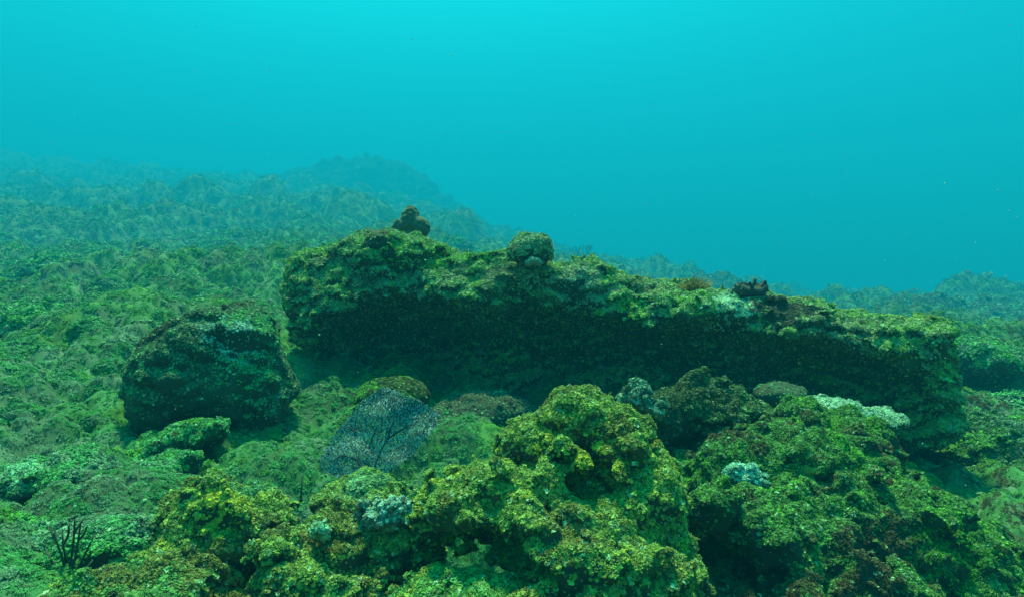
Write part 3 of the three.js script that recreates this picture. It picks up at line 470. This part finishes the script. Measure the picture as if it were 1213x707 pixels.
{ // boulders strewn over the slope
  const r = rng(110), G = 'boulders strewn over the hazy slope', base = [];
  for (let v = 0; v < 4; v++) base.push(rockShape({ lobes: [[606, 353, 1, 300, 200, 260], [606 + 160 * (r() - 0.3), 330, 1, 190, 150, 200], [606 - 200 * r(), 380, 1, 200, 140, 180]], k: 0.1, cell: 0.028, amp: 0.09, freq: 3.2, off: v * 7 + 120, floor: 3 }));
  for (const g of base) { paint(g, (p) => mixc([0.035, 0.08, 0.035], [0.03, 0.035, 0.028], clamp(0.5 + noise(p.x * 9, p.y * 9, p.z * 9), 0, 1))); }
  const lists = base.map((g, v) => turfOn(g.clone().translate(0, 0, -1), { all: true, mats: 0.7, per: 900, size: 0.036, lo: -0.5, hi: 0.1, pal: PAL.slope, seed: 130 + v }).map((e) => { e[2] += 1; return e; }));
  base.forEach((g) => g.translate(0, -EYE, 1));
  lists.forEach((l) => l.forEach((e) => { e[1] -= EYE; e[2] += 1; }));
  const spots = [[60, 330, 5.6, 50], [130, 345, 4.6, 34], [20, 300, 8, 56], [170, 300, 8, 48], [300, 318, 6, 40], [250, 345, 4.6, 30], [345, 300, 7.5, 40], [90, 275, 11, 56], [220, 270, 12, 50], [300, 262, 13, 48], [30, 245, 15, 46], [140, 235, 16, 42], [240, 225, 17, 40], [360, 262, 13, 38], [530, 290, 9, 40], [590, 300, 10, 30], [1190, 440, 4.6, 44], [1160, 395, 7, 36], [1205, 405, 6, 36], [1130, 380, 9, 30], [1200, 500, 3.4, 50], [330, 340, 4.4, 22], [110, 400, 3.1, 30], [20, 425, 2.8, 36],
    [70, 455, 2.4, 34], [130, 440, 2.6, 24], [25, 500, 1.95, 30], [110, 490, 2.05, 26], [190, 350, 4.2, 30], [10, 350, 4.6, 44], [380, 330, 5, 26], [100, 360, 3.9, 28], [260, 300, 8, 30], [120, 310, 7, 34], [40, 280, 10, 40], [200, 322, 5.6, 26], [420, 330, 5.2, 24], [365, 500, 2.1, 20], [395, 455, 2.5, 18]];
  for (const [px, py, d0, w] of spots) {
    const d = far(d0);
    const v = Math.floor(r() * 4), x = (px - W / 2) / F * d, y = seabed(x, -d), s = w * d / F / 0.42;
    const t = thing('boulder', 'mossy boulder strewn on the hazy rubble slope', 'boulder', new THREE.Vector3(x, y - (0.1 + 0.12 * r() + (d0 > 12 ? 0.25 : 0)) * s, -d), G); t.rotation.y = r() * 6.28; t.scale.set(s, s * (0.7 + 0.3 * r()), s);
    put('rock', base[v], rockMat, t); turf(t, lists[v], V());
  }
}
function gorgonian(px, py, d, h, seed, label, group) { // bushy, forked branches
  const root = at(px, py, d), r = rng(seed), s = d / F, t = thing('gorgonian', label, 'gorgonian', root, group), mat = flat(0.05, 0.05, 0.04), g = [];
  const grow = (p, dir, len, th, level) => { const e = p.clone().addScaledVector(dir, len), m = p.clone().lerp(e, 0.5); m.x += (r() - 0.5) * len * 0.2; g.push(tube([p, m, e], th, th * 0.7, 4, 5)); if (level) for (let k = 0; k < 3; k++) grow(e.clone().lerp(p, 0.3 * r()), dir.clone().add(new THREE.Vector3((r() - 0.5) * 1.3, 0.25, (r() - 0.5) * 1.1)).normalize(), len * 0.72, th * 0.7, level - 1); };
  for (let k = 0; k < 3; k++) grow(new THREE.Vector3(0, -0.06, 0), new THREE.Vector3((r() - 0.5) * 0.9, 1, (r() - 0.5) * 0.7).normalize(), h * s * 0.4, h * s * 0.022, 3);
  put('branches', mergeGeometries(g), mat, t).userData.kind = 'stuff'; return t;
}
for (const [px, d0, h, k] of [[140, 11, 26, 1], [70, 12, 24, 3], [110, 9, 22, 6], [200, 12, 24, 4]]) { const d = far(d0), x = (px - W / 2) / F * d, y = seabed(x, -d), py = H / 2 - (y - EYE) * F / d; gorgonian(px, py, d, h, 140 + k, 'bushy dark gorgonian standing on the hazy slope', 'gorgonians on the hazy slope'); }
gorgonian(690, 318, 40, 34, 150, 'dim forked gorgonian on the mound beyond the knob shaped coral head');

// ------------------------------------------------------------------ specks drifting in the water
{
  const r = rng(200), n = 420, im = new THREE.InstancedMesh(new THREE.IcosahedronGeometry(1, 0), flat(0.45, 0.47, 0.43), n); im.name = 'drifting_particles';
  for (let i = 0; i < n; i++) { const d = 0.5 + 3 * Math.pow(r(), 0.7), p = at(r() * W, r() * 620, d), s = (0.0005 + 0.0011 * r() * r()) * (0.6 + 0.35 * d); M4.compose(p, Q.set(r(), r(), r(), r()).normalize(), new THREE.Vector3(s, s * (0.6 + r()), s)); im.setMatrixAt(i, M4); }
  tag(im, 'tiny pale specks drifting in the water', 'particles', null, 'stuff'); scene.add(im);
}

renderer.render(scene, camera);
let tri = 0; scene.traverse((o) => { if (o.isMesh && !o.isInstancedMesh) tri += (o.geometry.index ? o.geometry.index.count : o.geometry.attributes.position.count) / 3; });
console.log('tufts', nTuft, 'triangles', Math.round(tri));
